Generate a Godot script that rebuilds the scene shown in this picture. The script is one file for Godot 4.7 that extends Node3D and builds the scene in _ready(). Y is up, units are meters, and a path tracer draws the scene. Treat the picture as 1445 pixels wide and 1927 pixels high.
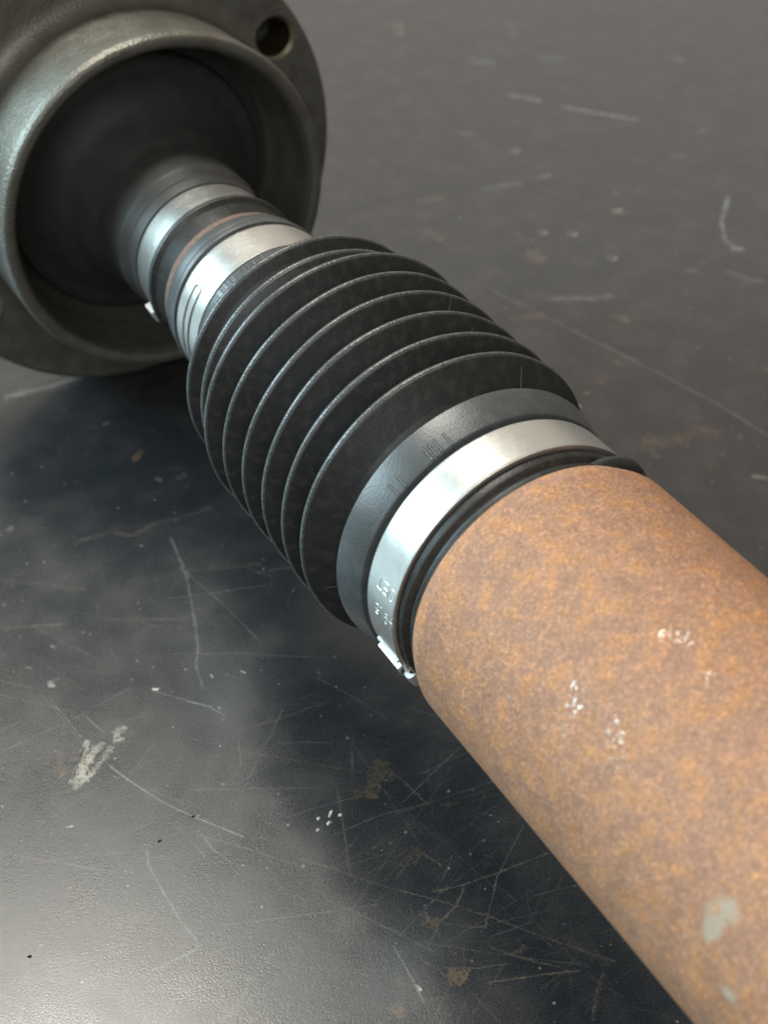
extends Node3D
# A rusty drive shaft with its rubber boots, band clamps and cast flange joint, lying on a scratched black workbench.
# Lengths below are millimetres (scaled by MM); s runs along the shaft from the near end of the boot towards the flange.

const MM := 0.001
const AXIS_H := 54.1
const PALE := Color(0.72, 0.72, 0.70)
const WHITE := Color(0.92, 0.91, 0.87)
const BONE := Color(0.78, 0.75, 0.68)
const DUST := Color(0.44, 0.39, 0.34)
const TAN := Color(0.55, 0.45, 0.33)
const TEAL := Color(0.36, 0.42, 0.43)
const PIT := Color(0.10, 0.10, 0.11)

const MAP := 2048            # the mark map of the bench, one tile of MAP_MM millimetres
const MAP_MM := 410.0
const MAP_X := -125.0
const MAP_Z := -335.0

var rng := RandomNumberGenerator.new()
var map_bytes := PackedByteArray()
var shaft: Node3D
var mats := {}


func _ready() -> void:
	rng.seed = 4711
	var camera := Camera3D.new()
	camera.name = "camera"
	camera.transform = Transform3D(Basis(Vector3(0.8657928, 0.0, 0.5004026), Vector3(0.3135436, 0.779355, -0.5424907), Vector3(-0.3899913, 0.6265826, 0.67476)), Vector3(-113.1708, 217.7601, 150.2433) * MM)
	var lens := CameraAttributesPhysical.new()
	lens.frustum_focal_length = 36.12
	lens.frustum_near = 0.02
	lens.frustum_far = 60.0
	lens.frustum_focus_distance = 0.262
	lens.exposure_aperture = 16.0
	camera.attributes = lens
	camera.fov = 36.76
	camera.near = 0.02
	camera.far = 60.0
	add_child(camera)
	camera.current = true

	var air := WorldEnvironment.new()
	air.name = "workshop_light"
	var env := Environment.new()
	env.background_mode = Environment.BG_COLOR
	env.background_color = Color(0.63, 0.60, 0.56)
	env.background_energy_multiplier = 0.55
	env.tonemap_mode = Environment.TONE_MAPPER_LINEAR
	env.tonemap_exposure = 1.0
	env.sdfgi_enabled = true
	env.ssao_enabled = true
	env.ssil_enabled = true
	air.environment = env
	add_child(air)

	# the open workshop door to the left, and a lamp on the ceiling ahead
	lamp("door_light", -46.0, 23.0, 1.6, Vector2(1.0, 0.66), 3.2, Color(0.82, 0.95, 1.0))
	lamp("ceiling_light", -3.0, 61.0, 1.8, Vector2(0.60, 0.36), 2.1, Color(1.0, 0.985, 0.94))
	lamp("back_fill_light", -145.0, 38.0, 2.2, Vector2(1.8, 1.2), 1.5, Color(0.97, 0.98, 1.0))  # added fill from behind the camera, not a known window
	lamp("wall_light", 24.0, 26.0, 2.4, Vector2(3.0, 1.6), 0.85, Color(1.0, 0.93, 0.86))

	make_materials()
	build_bench()
	build_shaft()
	build_crumbs()


func lamp(called: String, azimuth: float, height: float, far: float, size: Vector2, energy: float, tint: Color) -> void:
	var a := deg_to_rad(azimuth)
	var e := deg_to_rad(height)
	var l := AreaLight3D.new()
	l.name = called
	l.area_size = size
	l.area_range = 8.0
	l.area_attenuation = 2.0
	l.light_energy = energy
	l.light_color = tint
	l.shadow_enabled = true
	var at := Vector3(sin(a) * cos(e), sin(e), -cos(a) * cos(e)) * far + Vector3(0, AXIS_H * MM, -0.04)
	add_child(l)
	l.look_at_from_position(at, Vector3(0, AXIS_H * MM, -0.04), Vector3.UP)


# ---------------------------------------------------------------- textures and materials

func noise(kind: FastNoiseLite.NoiseType, freq: float, octaves: int, seed_: int) -> FastNoiseLite:
	var n := FastNoiseLite.new()
	n.noise_type = kind
	n.frequency = freq
	n.fractal_octaves = octaves
	n.fractal_gain = 0.55
	n.seed = seed_
	return n


func pixels(n: FastNoiseLite, size: int) -> PackedByteArray:
	var im := n.get_seamless_image(size, size, false, false, 0.12)
	im.convert(Image.FORMAT_L8)
	return im.get_data()


func as_texture(bytes: PackedByteArray, size: int, format: Image.Format) -> ImageTexture:
	return ImageTexture.create_from_image(Image.create_from_data(size, size, false, format, bytes))


func smooth(a: float, b: float, x: float) -> float:
	var t := clampf((x - a) / (b - a), 0.0, 1.0)
	return t * t * (3.0 - 2.0 * t)


func srgb(linear_value: float) -> int:
	var c := clampf(linear_value, 0.0, 1.0)
	return int(255.0 * (12.92 * c if c < 0.0031308 else 1.055 * pow(c, 1.0 / 2.4) - 0.055))


func srgb_table() -> PackedByteArray:
	var t := PackedByteArray()
	t.resize(1025)
	for i in 1025:
		t[i] = srgb(i / 1024.0)
	return t


func rust_maps(m: StandardMaterial3D) -> void:
	# one tile is the whole circumference of the tube, 157 mm square
	var n := 1024
	var cloud := pixels(noise(FastNoiseLite.TYPE_SIMPLEX_SMOOTH, 0.014, 6, 3), n)
	var patchy := noise(FastNoiseLite.TYPE_PERLIN, 0.032, 6, 8)
	patchy.fractal_gain = 0.66
	var spot := pixels(patchy, n)
	var grain := pixels(noise(FastNoiseLite.TYPE_VALUE, 0.42, 2, 21), n)
	var hue := pixels(noise(FastNoiseLite.TYPE_SIMPLEX_SMOOTH, 0.04, 5, 55), n)
	var metal := PackedByteArray()
	metal.resize(n * n)
	var table := srgb_table()
	var color := PackedByteArray()
	color.resize(n * n * 3)
	var rough := PackedByteArray()
	rough.resize(n * n)
	var bump := PackedByteArray()
	bump.resize(n * n)
	# where bare grey metal shows, and glossy spots with glints painted as pale metallic specks: [along, angle, half length, half width, lean]
	var bare := [[72.8, 150.0, 2.6, 2.0, 0.5], [72.5, 157.0, 1.5, 2.6, 0.2], [78.4, 169.0, 1.5, 1.0, 0.3]]
	var glint_spots := [[38.8, 142.6, 2.3, 1.5, 0.0], [37.4, 137.5, 1.6, 1.4, 0.0], [39.6, 150.0, 1.6, 1.2, 0.0], [46.5, 137.0, 2.4, 1.5, 0.0], [49.0, 143.0, 1.8, 1.6, 0.0], [47.6, 139.6, 1.8, 1.2, 0.0], [40.3, 106.3, 2.6, 1.8, 0.0], [42.5, 103.0, 2.0, 1.2, 0.0], [49.2, 106.5, 1.6, 1.4, 0.0], [29.0, 157.0, 0.8, 0.8, 0.0]]
	var k := 157.08 / n
	for y in n:
		var s := y * k
		for x in n:
			var i := y * n + x
			var c := cloud[i] / 255.0
			var p := spot[i] / 255.0
			var white := rng.randf()
			var g := grain[i] / 255.0 * 0.62 + white * 0.38
			var h := hue[i] / 255.0
			var orange := smooth(0.42, 0.72, p * 0.55 + h * 0.45)
			var dark := smooth(0.42, 0.74, (1.0 - p) * 0.55 + c * 0.45)
			var v := 0.98 + 0.90 * (g - 0.5) + 0.36 * (c - 0.5) + 0.35 * smooth(0.66, 0.80, g)
			var r := lerpf(lerpf(0.446, 0.512, orange), 0.330, dark * 0.8) * v
			var gg := lerpf(lerpf(0.233, 0.244, orange), 0.174, dark * 0.8) * v
			var b := lerpf(lerpf(0.138, 0.109, orange), 0.112, dark * 0.8) * v
			var ro := 0.66 + 0.22 * (g - 0.5) + 0.12 * c
			if s > 26.0 and s < 86.0:
				var angle := x * 360.0 / n
				if angle > 95.0 and angle < 180.0:
					for w in glint_spots:
						var du: float = (s - w[0]) / w[2]
						var dv: float = deg_to_rad(angle - w[1]) * 25.0 / w[3]
						var d := sqrt(du * du + dv * dv) + (p - 0.5) * 1.6
						if d < 1.15:
							var t := smooth(1.15, 0.35, d) * smooth(0.56, 0.74, grain[i] / 255.0)
							ro = lerpf(ro, 0.34, t)
							r = lerpf(r, 0.52, t)
							gg = lerpf(gg, 0.47, t)
							b = lerpf(b, 0.43, t)
							metal[i] = int(255.0 * t)
					for w in bare:
						var du: float = (s - w[0]) / w[2]
						var dv: float = (deg_to_rad(angle - w[1]) * 25.0 + du * w[4] * w[3]) / w[3]
						var d := sqrt(du * du + dv * dv) + (p - 0.5) * 1.5 + (g - 0.5) * 0.9
						if d < 1.0:
							var t := smooth(1.0, 0.45, d) * 0.8
							r = lerpf(r, 0.46, t)
							gg = lerpf(gg, 0.385, t)
							b = lerpf(b, 0.30, t)
			color[i * 3] = table[int(clampf(r, 0.0, 1.0) * 1024.0)]
			color[i * 3 + 1] = table[int(clampf(gg, 0.0, 1.0) * 1024.0)]
			color[i * 3 + 2] = table[int(clampf(b, 0.0, 1.0) * 1024.0)]
			rough[i] = int(clampf(ro, 0.0, 1.0) * 255.0)
			bump[i] = int(clampf(g * 0.5 + p * 0.5, 0.0, 1.0) * 255.0)
	m.albedo_texture = as_texture(color, n, Image.FORMAT_RGB8)
	m.roughness_texture = as_texture(rough, n, Image.FORMAT_L8)
	m.heightmap_enabled = true
	m.heightmap_texture = as_texture(bump, n, Image.FORMAT_L8)
	m.heightmap_scale = 0.022
	m.metallic = 1.0
	m.metallic_texture = as_texture(metal, n, Image.FORMAT_L8)


func bench_maps(m: StandardMaterial3D) -> void:
	# a 150 mm tile of worn black surface: faint brown dust, pits and a leathery grain
	var n := 1536
	var cloud := pixels(noise(FastNoiseLite.TYPE_SIMPLEX_SMOOTH, 0.006, 5, 31), n)
	var warp := noise(FastNoiseLite.TYPE_SIMPLEX_SMOOTH, 0.12, 4, 12)
	warp.fractal_type = FastNoiseLite.FRACTAL_RIDGED
	var crack := pixels(warp, n)
	var grain := pixels(noise(FastNoiseLite.TYPE_SIMPLEX_SMOOTH, 0.28, 3, 77), n)
	var table := srgb_table()
	var color := PackedByteArray()
	color.resize(n * n * 3)
	var rough := PackedByteArray()
	rough.resize(n * n)
	var bump := PackedByteArray()
	bump.resize(n * n)
	for i in n * n:
		var c := cloud[i] / 255.0
		var k := crack[i] / 255.0
		var g := grain[i] / 255.0
		var dust := smooth(0.40, 0.95, c * 0.42 + g * 0.40 + k * 0.18)
		var speck := smooth(0.74, 0.86, g) * c
		var v := 0.75 + 0.5 * g
		color[i * 3] = table[int((0.017 + 0.036 * dust + 0.10 * speck) * v * 1024.0)]
		color[i * 3 + 1] = table[int((0.0205 + 0.029 * dust + 0.08 * speck) * v * 1024.0)]
		color[i * 3 + 2] = table[int((0.0240 + 0.024 * dust + 0.06 * speck) * v * 1024.0)]
		rough[i] = int(clampf(0.29 + 0.22 * (g - 0.5) + 0.07 * (c - 0.5), 0.0, 1.0) * 255.0)
		bump[i] = int(clampf(g * 0.45 + k * 0.55, 0.0, 1.0) * 255.0)
	m.albedo_texture = as_texture(color, n, Image.FORMAT_RGB8)
	m.roughness_texture = as_texture(rough, n, Image.FORMAT_L8)
	m.heightmap_enabled = true
	m.heightmap_texture = as_texture(bump, n, Image.FORMAT_L8)
	m.heightmap_scale = 0.0026


func dab(px: float, py: float, radius: float, color: Color, alpha: float) -> void:
	var x0 := maxi(0, int(px - radius - 0.5))
	var x1 := mini(MAP - 1, int(px + radius + 1.0))
	var y0 := maxi(0, int(py - radius - 0.5))
	var y1 := mini(MAP - 1, int(py + radius + 1.0))
	for y in range(y0, y1 + 1):
		for x in range(x0, x1 + 1):
			var d := Vector2(x + 0.5 - px, y + 0.5 - py).length()
			var a := alpha * clampf(radius + 0.5 - d, 0.0, 1.0) * 255.0
			var i := (y * MAP + x) * 4
			if a > map_bytes[i + 3]:
				map_bytes[i] = int(color.r * 255.0)
				map_bytes[i + 1] = int(color.g * 255.0)
				map_bytes[i + 2] = int(color.b * 255.0)
				map_bytes[i + 3] = int(a)


func stroke(points: Array, width: float, linear_color: Color, alpha: float, jitter: float) -> void:
	# a scratch or smear on the bench: a worn, broken line through points given in millimetres
	var k := MAP / MAP_MM
	var color := linear_color
	var broken := 0.5
	for j in range(0, points.size() - 2, 2):
		var a := Vector2(points[j] - MAP_X, points[j + 1] - MAP_Z) * k
		var b := Vector2(points[j + 2] - MAP_X, points[j + 3] - MAP_Z) * k
		var steps := maxi(2, int((b - a).length() * 1.4))
		var side := (b - a).normalized().orthogonal()
		var scatter := 6 if jitter > 0.3 else 1
		for i in steps:
			broken = clampf(broken + rng.randf_range(-0.16, 0.16), 0.4, 1.0)
			for q in scatter:
				var off := rng.randfn(0.0, 1.0) * jitter * k * (0.5 if scatter == 1 else 1.0)
				var r := maxf(0.45, width * k * 0.5 * rng.randf_range(0.35, 1.0))
				if scatter > 1:
					r = maxf(0.4, r * rng.randf_range(0.08, 0.34))
				dab_mix(a.lerp(b, (i + rng.randf()) / steps) + side * off, r, color, minf(1.0, alpha * 1.25) * broken)


func dab_mix(at: Vector2, radius: float, color: Color, alpha: float) -> void:
	dab(at.x, at.y, radius, color, alpha)


func ring(x: float, z: float, radius: float) -> void:
	var k := MAP / MAP_MM
	for i in 40:
		var t := TAU * i / 40.0
		var at := Vector2(x - MAP_X + radius * cos(t), z - MAP_Z + radius * sin(t)) * k
		dab_mix(at, 1.0, BONE, 0.25 + 0.5 * maxf(0.0, sin(t + 0.4)))


func bench_marks() -> ImageTexture:
	map_bytes.resize(MAP * MAP * 4)
	# a haze of small unordered scuffs first, then the marks one can point at
	for i in 4200:
		var x := rng.randf_range(0.0, MAP_MM) + MAP_X
		var z := rng.randf_range(0.0, MAP_MM) + MAP_Z
		var t := rng.randf_range(0.0, TAU)
		var l := rng.randf_range(0.5, 6.0) * rng.randf()
		stroke([x, z, x + cos(t) * l, z + sin(t) * l], rng.randf_range(0.12, 0.3), DUST, rng.randf_range(0.12, 0.42), 0.1)
	for i in 170:
		var x := rng.randf_range(-50.0, 22.0)
		var z := rng.randf_range(-6.0, 58.0)
		var t := rng.randfn(-0.5, 0.9)
		var l := rng.randf_range(2.0, 14.0)
		stroke([x, z, x + cos(t) * l, z + sin(t) * l], rng.randf_range(0.12, 0.3), DUST, rng.randf_range(0.12, 0.38), 0.12)
	for i in 170:
		var x := rng.randf_range(0.0, MAP_MM) + MAP_X
		var z := rng.randf_range(0.0, MAP_MM) + MAP_Z
		var t := rng.randf_range(0.0, TAU)
		var l := rng.randf_range(15.0, 60.0)
		stroke([x, z, x + cos(t) * l, z + sin(t) * l], 0.16, DUST, rng.randf_range(0.12, 0.34), 0.08)
	for i in 260:
		# hairlines where things are dragged about, mostly one way
		var x := rng.randf_range(-110.0, 10.0)
		var z := rng.randf_range(-90.0, 40.0)
		var t := 0.35 + rng.randfn(0.0, 0.5)
		var l := rng.randf_range(4.0, 30.0)
		stroke([x, z, x + cos(t) * l * 0.5, z + sin(t) * l * 0.5 + rng.randfn(0.0, 0.4), x + cos(t) * l, z + sin(t) * l], 0.12, PALE if rng.randf() < 0.5 else DUST, rng.randf_range(0.08, 0.26), 0.03)
	for i in 3500:
		dab(rng.randf_range(2.0, MAP - 2.0), rng.randf_range(2.0, MAP - 2.0), rng.randf_range(0.5, 1.4), PALE if rng.randf() < 0.6 else TAN, rng.randf_range(0.15, 0.7))
	draw_marks()
	var im := Image.create_from_data(MAP, MAP, false, Image.FORMAT_RGBA8, map_bytes)
	return ImageTexture.create_from_image(im)


func draw_marks() -> void:
	stroke([-60.1, -44.7, -58.4, -39.5, -54.8, -30.9, -51.8, -25.8, -45.7, -16.6], 0.28, PALE, 0.72, 0.03)
	stroke([-39.5, -7.6, -35.5, -2.8, -33, 0.6, -29.2, 5.6], 0.3, DUST, 0.75, 0.1)
	stroke([-29.2, 5.6, -23.8, 11.4, -17.5, 19.2, -12.9, 25.7, -8.3, 32, -3.9, 37.7], 0.3, DUST, 0.69, 0.15)
	stroke([-63.4, -64.6, -62.7, -60.1, -61.9, -53.7], 0.15, PALE, 0.34, 0.03)
	stroke([-59.4, -59.1, -57.7, -52.5], 0.2, PALE, 0.47, 0.03)
	stroke([-40.7, -52.4, -37.3, -48.7, -35.7, -44.9], 0.2, PALE, 0.51, 0.05)
	stroke([-61.2, -52.6, -63.8, -48.1, -67.8, -43.7], 1.30, BONE, 0.8, 0.32)
	stroke([-58.7, -50.5, -62.6, -47.4, -65.9, -44.2], 1.17, BONE, 0.8, 0.32)
	stroke([-57.6, -48.6, -60.7, -46.3, -63.9, -44, -67.8, -42.1], 0.65, BONE, 0.8, 0.32)
	stroke([-60.2, -50.3, -63.6, -47.1], 0.78, BONE, 0.8, 0.32)
	stroke([-53.5, -52.1, -56.5, -50.7], 0.91, BONE, 0.8, 0.32)
	stroke([-54.9, -49.4, -57.1, -49.8], 0.65, BONE, 0.8, 0.32)
	stroke([-54.8, -52.6, -56.1, -51], 0.52, BONE, 0.8, 0.32)
	stroke([-64.3, -47.5, -65.2, -44.7, -67.6, -42.8], 1.04, BONE, 0.8, 0.32)
	stroke([-63.6, -58.4, -64.8, -56], 0.5, TAN, 0.45, 0.35)
	stroke([-66.7, -52.7, -67.6, -49.4], 0.5, TAN, 0.45, 0.35)
	stroke([-67.8, -50.4, -67.6, -47.3, -68.9, -46], 0.5, TAN, 0.45, 0.35)
	stroke([-66, -49.8, -64.4, -48.7], 0.5, TAN, 0.45, 0.35)
	stroke([-67.5, -46.8, -65.8, -46.7], 0.5, TAN, 0.45, 0.35)
	stroke([-68.8, -49.3, -69.1, -47], 0.5, TAN, 0.45, 0.35)
	stroke([-62.3, -51.1, -65.9, -46.3, -67.4, -44.3], 0.5, PIT, 0.9, 0.1)
	stroke([-60.3, -48.6, -63.4, -46.1], 0.4, PIT, 0.9, 0.1)
	stroke([-61.8, -22.6, -62.9, -19, -62.9, -12.3, -62.8, -5.7, -62.1, -0.5], 0.3, PALE, 0.47, 0.12)
	stroke([-62.1, 0.5, -64.8, 1, -68.8, 0.9, -71.1, 0.8], 0.3, PALE, 0.34, 0.2)
	stroke([-52.1, -22.3, -51.6, -16.7, -49.9, -12.2], 0.2, PALE, 0.38, 0.1)
	stroke([-55.2, -25.2, -54.1, -20.3, -53.5, -16], 0.15, PALE, 0.34, 0.05)
	stroke([-36.3, -38.1, -38.9, -31.6], 0.2, PALE, 0.30, 0.05)
	stroke([-48.9, -11, -45.5, -4.9, -42.1, 1.8], 0.25, DUST, 0.50, 0.2)
	stroke([-87.8, -11.3, -90.5, -5.6, -93, -0.7], 0.25, PALE, 0.26, 0.1)
	stroke([-39.4, -7.5, -42, -1.5], 0.2, DUST, 0.50, 0.05)
	stroke([-46.2, -45.4, -36.2, -34.8, -26.9, -25.8, -18.5, -17.8], 0.25, DUST, 0.50, 0.12)
	stroke([-35.7, -40.6, -28.2, -39.2, -17.7, -38.6], 0.4, DUST, 0.44, 0.3)
	stroke([-72.5, -34.5, -71, -34.1], 0.5, WHITE, 0.9, 0.02)
	stroke([-63.4, -67.1, -62.2, -55.5], 0.12, PALE, 0.34, 0.02)
	stroke([-45.1, -58.3, -39.8, -51.8, -37.1, -48.7], 0.2, PALE, 0.47, 0.05)
	stroke([-1.1, 6.3, -7.4, 10.7, -11.3, 13.4, -16, 18.2, -18.6, 20.9], 0.35, DUST, 0.90, 0.08)
	stroke([-22.8, 10.6, -17.3, 11.9, -11.1, 12.7, -0.4, 13.6], 0.35, DUST, 0.88, 0.12)
	stroke([-22.7, 10.4, -20.2, 11.4], 0.4, DUST, 0.88, 0.1)
	stroke([-17.1, 12.2, -20.7, 15, -25.2, 16.6, -29.3, 19.8], 0.4, DUST, 0.75, 0.2)
	stroke([-12.5, 14.9, -11.3, 19.3], 0.4, DUST, 0.5, 0.1)
	stroke([-24.4, 30.5, -19.6, 32.3, -14.4, 34.3, -10, 36.2], 0.4, DUST, 0.81, 0.12)
	stroke([-20.8, 0.4, -19.3, 4.1, -18.5, 6.5], 0.35, DUST, 0.69, 0.15)
	stroke([-21.9, 2.3, -26.4, 4.7], 0.4, DUST, 0.62, 0.2)
	stroke([-25.8, -18.1, -28.7, -10.8, -33.4, 0.6], 0.35, DUST, 0.62, 0.15)
	stroke([-16.6, -28.7, -22.2, -19.1], 0.5, DUST, 0.38, 0.3)
	stroke([-15.4, -19, -14.2, -12.1, -13.2, -6], 0.4, DUST, 0.44, 0.2)
	stroke([-24.5, 17, -21.7, 19.4, -18.6, 21.4], 0.35, DUST, 0.62, 0.15)
	stroke([-20.5, 24.4, -19, 26.8, -14.8, 31.7, -12.4, 34], 0.35, DUST, 0.62, 0.2)
	stroke([-24, 22.4, -26.6, 26.8], 0.25, DUST, 0.75, 0.05)
	stroke([-25.5, 10.6, -26.3, 14.9], 0.25, DUST, 0.69, 0.08)
	stroke([-11.8, 27.4, -11.3, 30.5], 0.25, DUST, 0.62, 0.1)
	stroke([-6.9, 38.2, -10.8, 41.7, -13.7, 44.7], 0.5, DUST, 0.62, 0.25)
	stroke([-34.2, 16.5, -34.6, 22.2, -35.3, 28.5], 0.25, PALE, 0.42, 0.08)
	stroke([-32.1, 20.2, -30, 24.4, -29.7, 27.4], 0.25, DUST, 0.62, 0.12)
	stroke([-34.6, 25.1, -34.6, 26.3], 0.5, WHITE, 0.8, 0.1)
	stroke([-8.6, 29.2, -7.2, 33.6, -4.9, 37.9], 0.6, DUST, 0.38, 0.5)
	stroke([-9.2, 33.9, -13.7, 35.2, -17.6, 35.9], 0.3, DUST, 0.44, 0.2)
	stroke([-15.2, -19.8, -19.2, -16.2, -21.9, -13.4], 2.0, TAN, 0.38, 0.8)
	stroke([-21.1, -14.8, -24.6, -15.3], 1.2, TAN, 0.38, 0.8)
	stroke([-18.2, -17.4, -14.9, -15.8], 0.9, TAN, 0.38, 0.8)
	stroke([-29.1, 25.6, -27.2, 28.2], 2.2, TAN, 0.38, 0.8)
	stroke([-39.9, 26.3, -39.9, 29.1], 2.0, TAN, 0.34, 0.8)
	stroke([-16.3, 27.4, -16.1, 28.4], 1.8, TAN, 0.30, 0.8)
	stroke([-27.5, 14.7, -25.2, 16.6], 1.4, TAN, 0.30, 0.8)
	stroke([-37.5, 22.9, -36, 23.8], 1.0, TAN, 0.38, 0.8)
	stroke([-11.3, 9.6, -11.1, 10.8], 1.3, TAN, 0.30, 0.8)
	stroke([-9.8, -5.3, -9.7, -4], 1.6, TAN, 0.22, 0.8)
	stroke([-20, 21.6, -19.7, 21.8], 1.4, TAN, 0.22, 0.8)
	stroke([-21.1, 1.7, -20.5, 3.1], 1.6, TAN, 0.30, 0.8)
	stroke([-9.1, 37.4, -9.3, 38.3], 1.2, TAN, 0.30, 0.8)
	stroke([-42.1, -109.3, -38, -108.8, -33.7, -108.5, -30, -104.9, -23.6, -106.4, -17.3, -105.4, -10.7, -105], 1.0, DUST, 0.44, 0.4)
	stroke([-22.9, -100, -24.9, -87.6, -29.5, -72.9, -32.3, -65, -35, -60.4, -36.2, -53.9], 0.5, PALE, 0.19, 0.25)
	stroke([-24.9, -87.6, -22.4, -75.3, -20.5, -59.4], 0.25, PALE, 0.26, 0.06)
	stroke([-24.8, -89.7, -25, -85.6], 0.8, PALE, 0.30, 0.4)
	stroke([-64.3, -90.1, -58.5, -87.7, -53.7, -85.4], 0.7, DUST, 0.44, 0.3)
	stroke([-46, -82.4, -39.3, -78.9, -32.7, -75], 0.6, DUST, 0.38, 0.3)
	stroke([-51.4, -98.1, -48.3, -95.3, -45.1, -92.8], 0.8, DUST, 0.33, 0.35)
	stroke([-59.6, -104.9, -55.6, -101.2, -52.2, -99.3], 0.9, DUST, 0.26, 0.4)
	stroke([-25, -88.4, -15.9, -84.5, -9.2, -82], 1.0, DUST, 0.31, 0.5)
	stroke([-36.6, -171.1, -28.5, -169.7, -16.7, -170], 2.0, PALE, 0.21, 0.5)
	stroke([-18.8, -130.5, -15.9, -133], 2.0, TAN, 0.35, 0.3)
	stroke([-17.6, -121.2, -16, -120.7], 2.0, PALE, 0.21, 0.4)
	stroke([-13.1, -119, -10.7, -119.2], 2.0, PALE, 0.16, 0.4)
	stroke([-12.4, -122.7, -10.5, -122.8], 1.6, TAN, 0.22, 0.4)
	stroke([-19.3, -147.5, -18.2, -147.8], 2.0, PALE, 0.19, 0.3)
	stroke([-23.9, -148, -20.6, -147.8], 2.0, TAN, 0.13, 0.5)
	stroke([-53.1, -121.2, -52.1, -120.3], 1.6, PALE, 0.19, 0.5)
	stroke([-62.2, -70.7, -61.8, -69.3], 1.2, PALE, 0.42, 0.3)
	stroke([-62.2, -70.7, -59.8, -70.9], 0.5, PALE, 0.34, 0.2)
	stroke([-58, -80.4, -57.5, -79.6], 0.7, PALE, 0.51, 0.2)
	stroke([-64.5, -77.1, -63.6, -76.2], 0.6, PALE, 0.42, 0.15)
	stroke([-27.7, -54.7, -27.1, -53.5], 0.5, WHITE, 0.7, 0.05)
	stroke([-33.4, -56.8, -33.4, -55.9], 0.4, WHITE, 0.6, 0.05)
	stroke([-44.9, -58.7, -44.1, -58.3], 0.8, WHITE, 0.7, 0.1)
	stroke([172.5, -259, 175.9, -254.6, 178.8, -249.6], 1.6, PALE, 0.31, 0.15)
	stroke([182.4, -242.7, 187.5, -235.1, 193.5, -227.5, 197.6, -221.6], 1.5, PALE, 0.31, 0.15)
	stroke([96.9, -153.1, 100.6, -138.5, 105.5, -119.4, 110.5, -99.7, 115, -79.8, 116.8, -63.8], 0.8, PALE, 0.14, 0.15)
	stroke([189.1, -164.5, 176.7, -152.9, 170.5, -143.9, 169.9, -138.2], 1.4, PALE, 0.21, 0.3)
	stroke([168.1, -138.3, 171.8, -137.1], 2.6, BONE, 0.31, 0.4)
	stroke([149.8, -135.8, 151.9, -133.9], 1.6, BONE, 0.25, 0.4)
	stroke([152.8, -174.1, 155.8, -172.4], 2.6, BONE, 0.25, 0.6)
	stroke([159.7, -183.4, 160.9, -182.4], 1.8, BONE, 0.19, 0.4)
	stroke([145.6, -203.4, 150.4, -202.7], 2.4, PALE, 0.19, 0.6)
	stroke([126.6, -205.5, 139.2, -203.2], 2.4, PALE, 0.13, 0.8)
	stroke([105.3, -208.2, 114.4, -206.7], 3.0, TAN, 0.20, 0.8)
	stroke([98.6, -192.6, 99.5, -184.1], 2.4, TAN, 0.22, 0.8)
	stroke([117.8, -167.4, 117.4, -159.2], 3.6, TAN, 0.29, 1.2)
	stroke([106.8, -142.6, 110.6, -140.7, 117.8, -136.3, 123.8, -135.1], 1.8, PALE, 0.16, 0.6)
	stroke([117.8, -127, 119.6, -121.5], 2.4, TAN, 0.26, 0.8)
	stroke([92.4, -138.7, 101.3, -135.8], 2.0, TAN, 0.20, 0.8)
	stroke([89.9, -100.2, 90.3, -99.6], 2.2, TAN, 0.44, 0.3)
	stroke([95.8, -102.7, 95.7, -102], 2.0, TAN, 0.38, 0.3)
	stroke([84.7, -97.3, 84.9, -95.9], 1.2, BONE, 0.37, 0.2)
	stroke([104.5, -107.9, 104.8, -106.8], 1.4, TAN, 0.32, 0.3)
	stroke([124.1, -102.2, 124.4, -101], 1.6, TAN, 0.26, 0.4)
	stroke([89.3, -77.3, 93.9, -73.4, 104.2, -73.5, 107.3, -70.5], 2.4, TAN, 0.20, 1.2)
	stroke([88.9, -73.9, 88.5, -69.4], 1.0, BONE, 0.19, 0.5)
	stroke([110.9, -67.2, 111, -65.9], 1.8, PALE, 0.21, 0.4)
	stroke([102.8, -53.1, 105.5, -50.7], 1.2, WHITE, 0.37, 0.4)
	stroke([135.1, -86.8, 136, -85.5], 2.0, TAN, 0.38, 0.4)
	stroke([96.7, -62.3, 97.9, -61], 1.2, TAN, 0.32, 0.4)
	stroke([175.5, -289.7, 183.4, -285.2], 3.4, TEAL, 0.30, 1.2)
	stroke([198.9, -278.9, 208.2, -276.2], 3.4, TEAL, 0.21, 1.4)
	stroke([209.6, -314.6, 201.5, -299.2], 3.0, TEAL, 0.21, 1.2)
	stroke([182.2, -336.4, 188.8, -334.1], 3.0, TEAL, 0.17, 1.2)
	stroke([240.8, -256, 241.8, -252.8], 3.0, PALE, 0.16, 0.6)
	stroke([211.6, -205.6, 211.8, -203.3], 3.0, PALE, 0.10, 0.8)
	stroke([142.3, -242.3, 145.4, -239.4], 2.6, PALE, 0.16, 0.6)
	stroke([169.8, -236.5, 170.7, -234.9], 2.4, PALE, 0.10, 0.6)
	stroke([190.5, -195, 195.1, -191.7], 2.4, PALE, 0.10, 1.0)
	stroke([159.3, -130, 160.8, -124.1, 164.4, -119.7], 1.6, PALE, 0.10, 0.6)
	ring(127.4, -173.8, 1.15)
	ring(134.3, -168.7, 1.2)
	ring(135.8, -151.5, 1.2)
	ring(150.2, -222.5, 1.3)
	ring(167.4, -324.5, 1.6)
	ring(171.2, -331, 1.4)


func grain_texture(freq: float, octaves: int, seed_: int) -> ImageTexture:
	return as_texture(pixels(noise(FastNoiseLite.TYPE_SIMPLEX_SMOOTH, freq, octaves, seed_), 512), 512, Image.FORMAT_L8)


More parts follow.
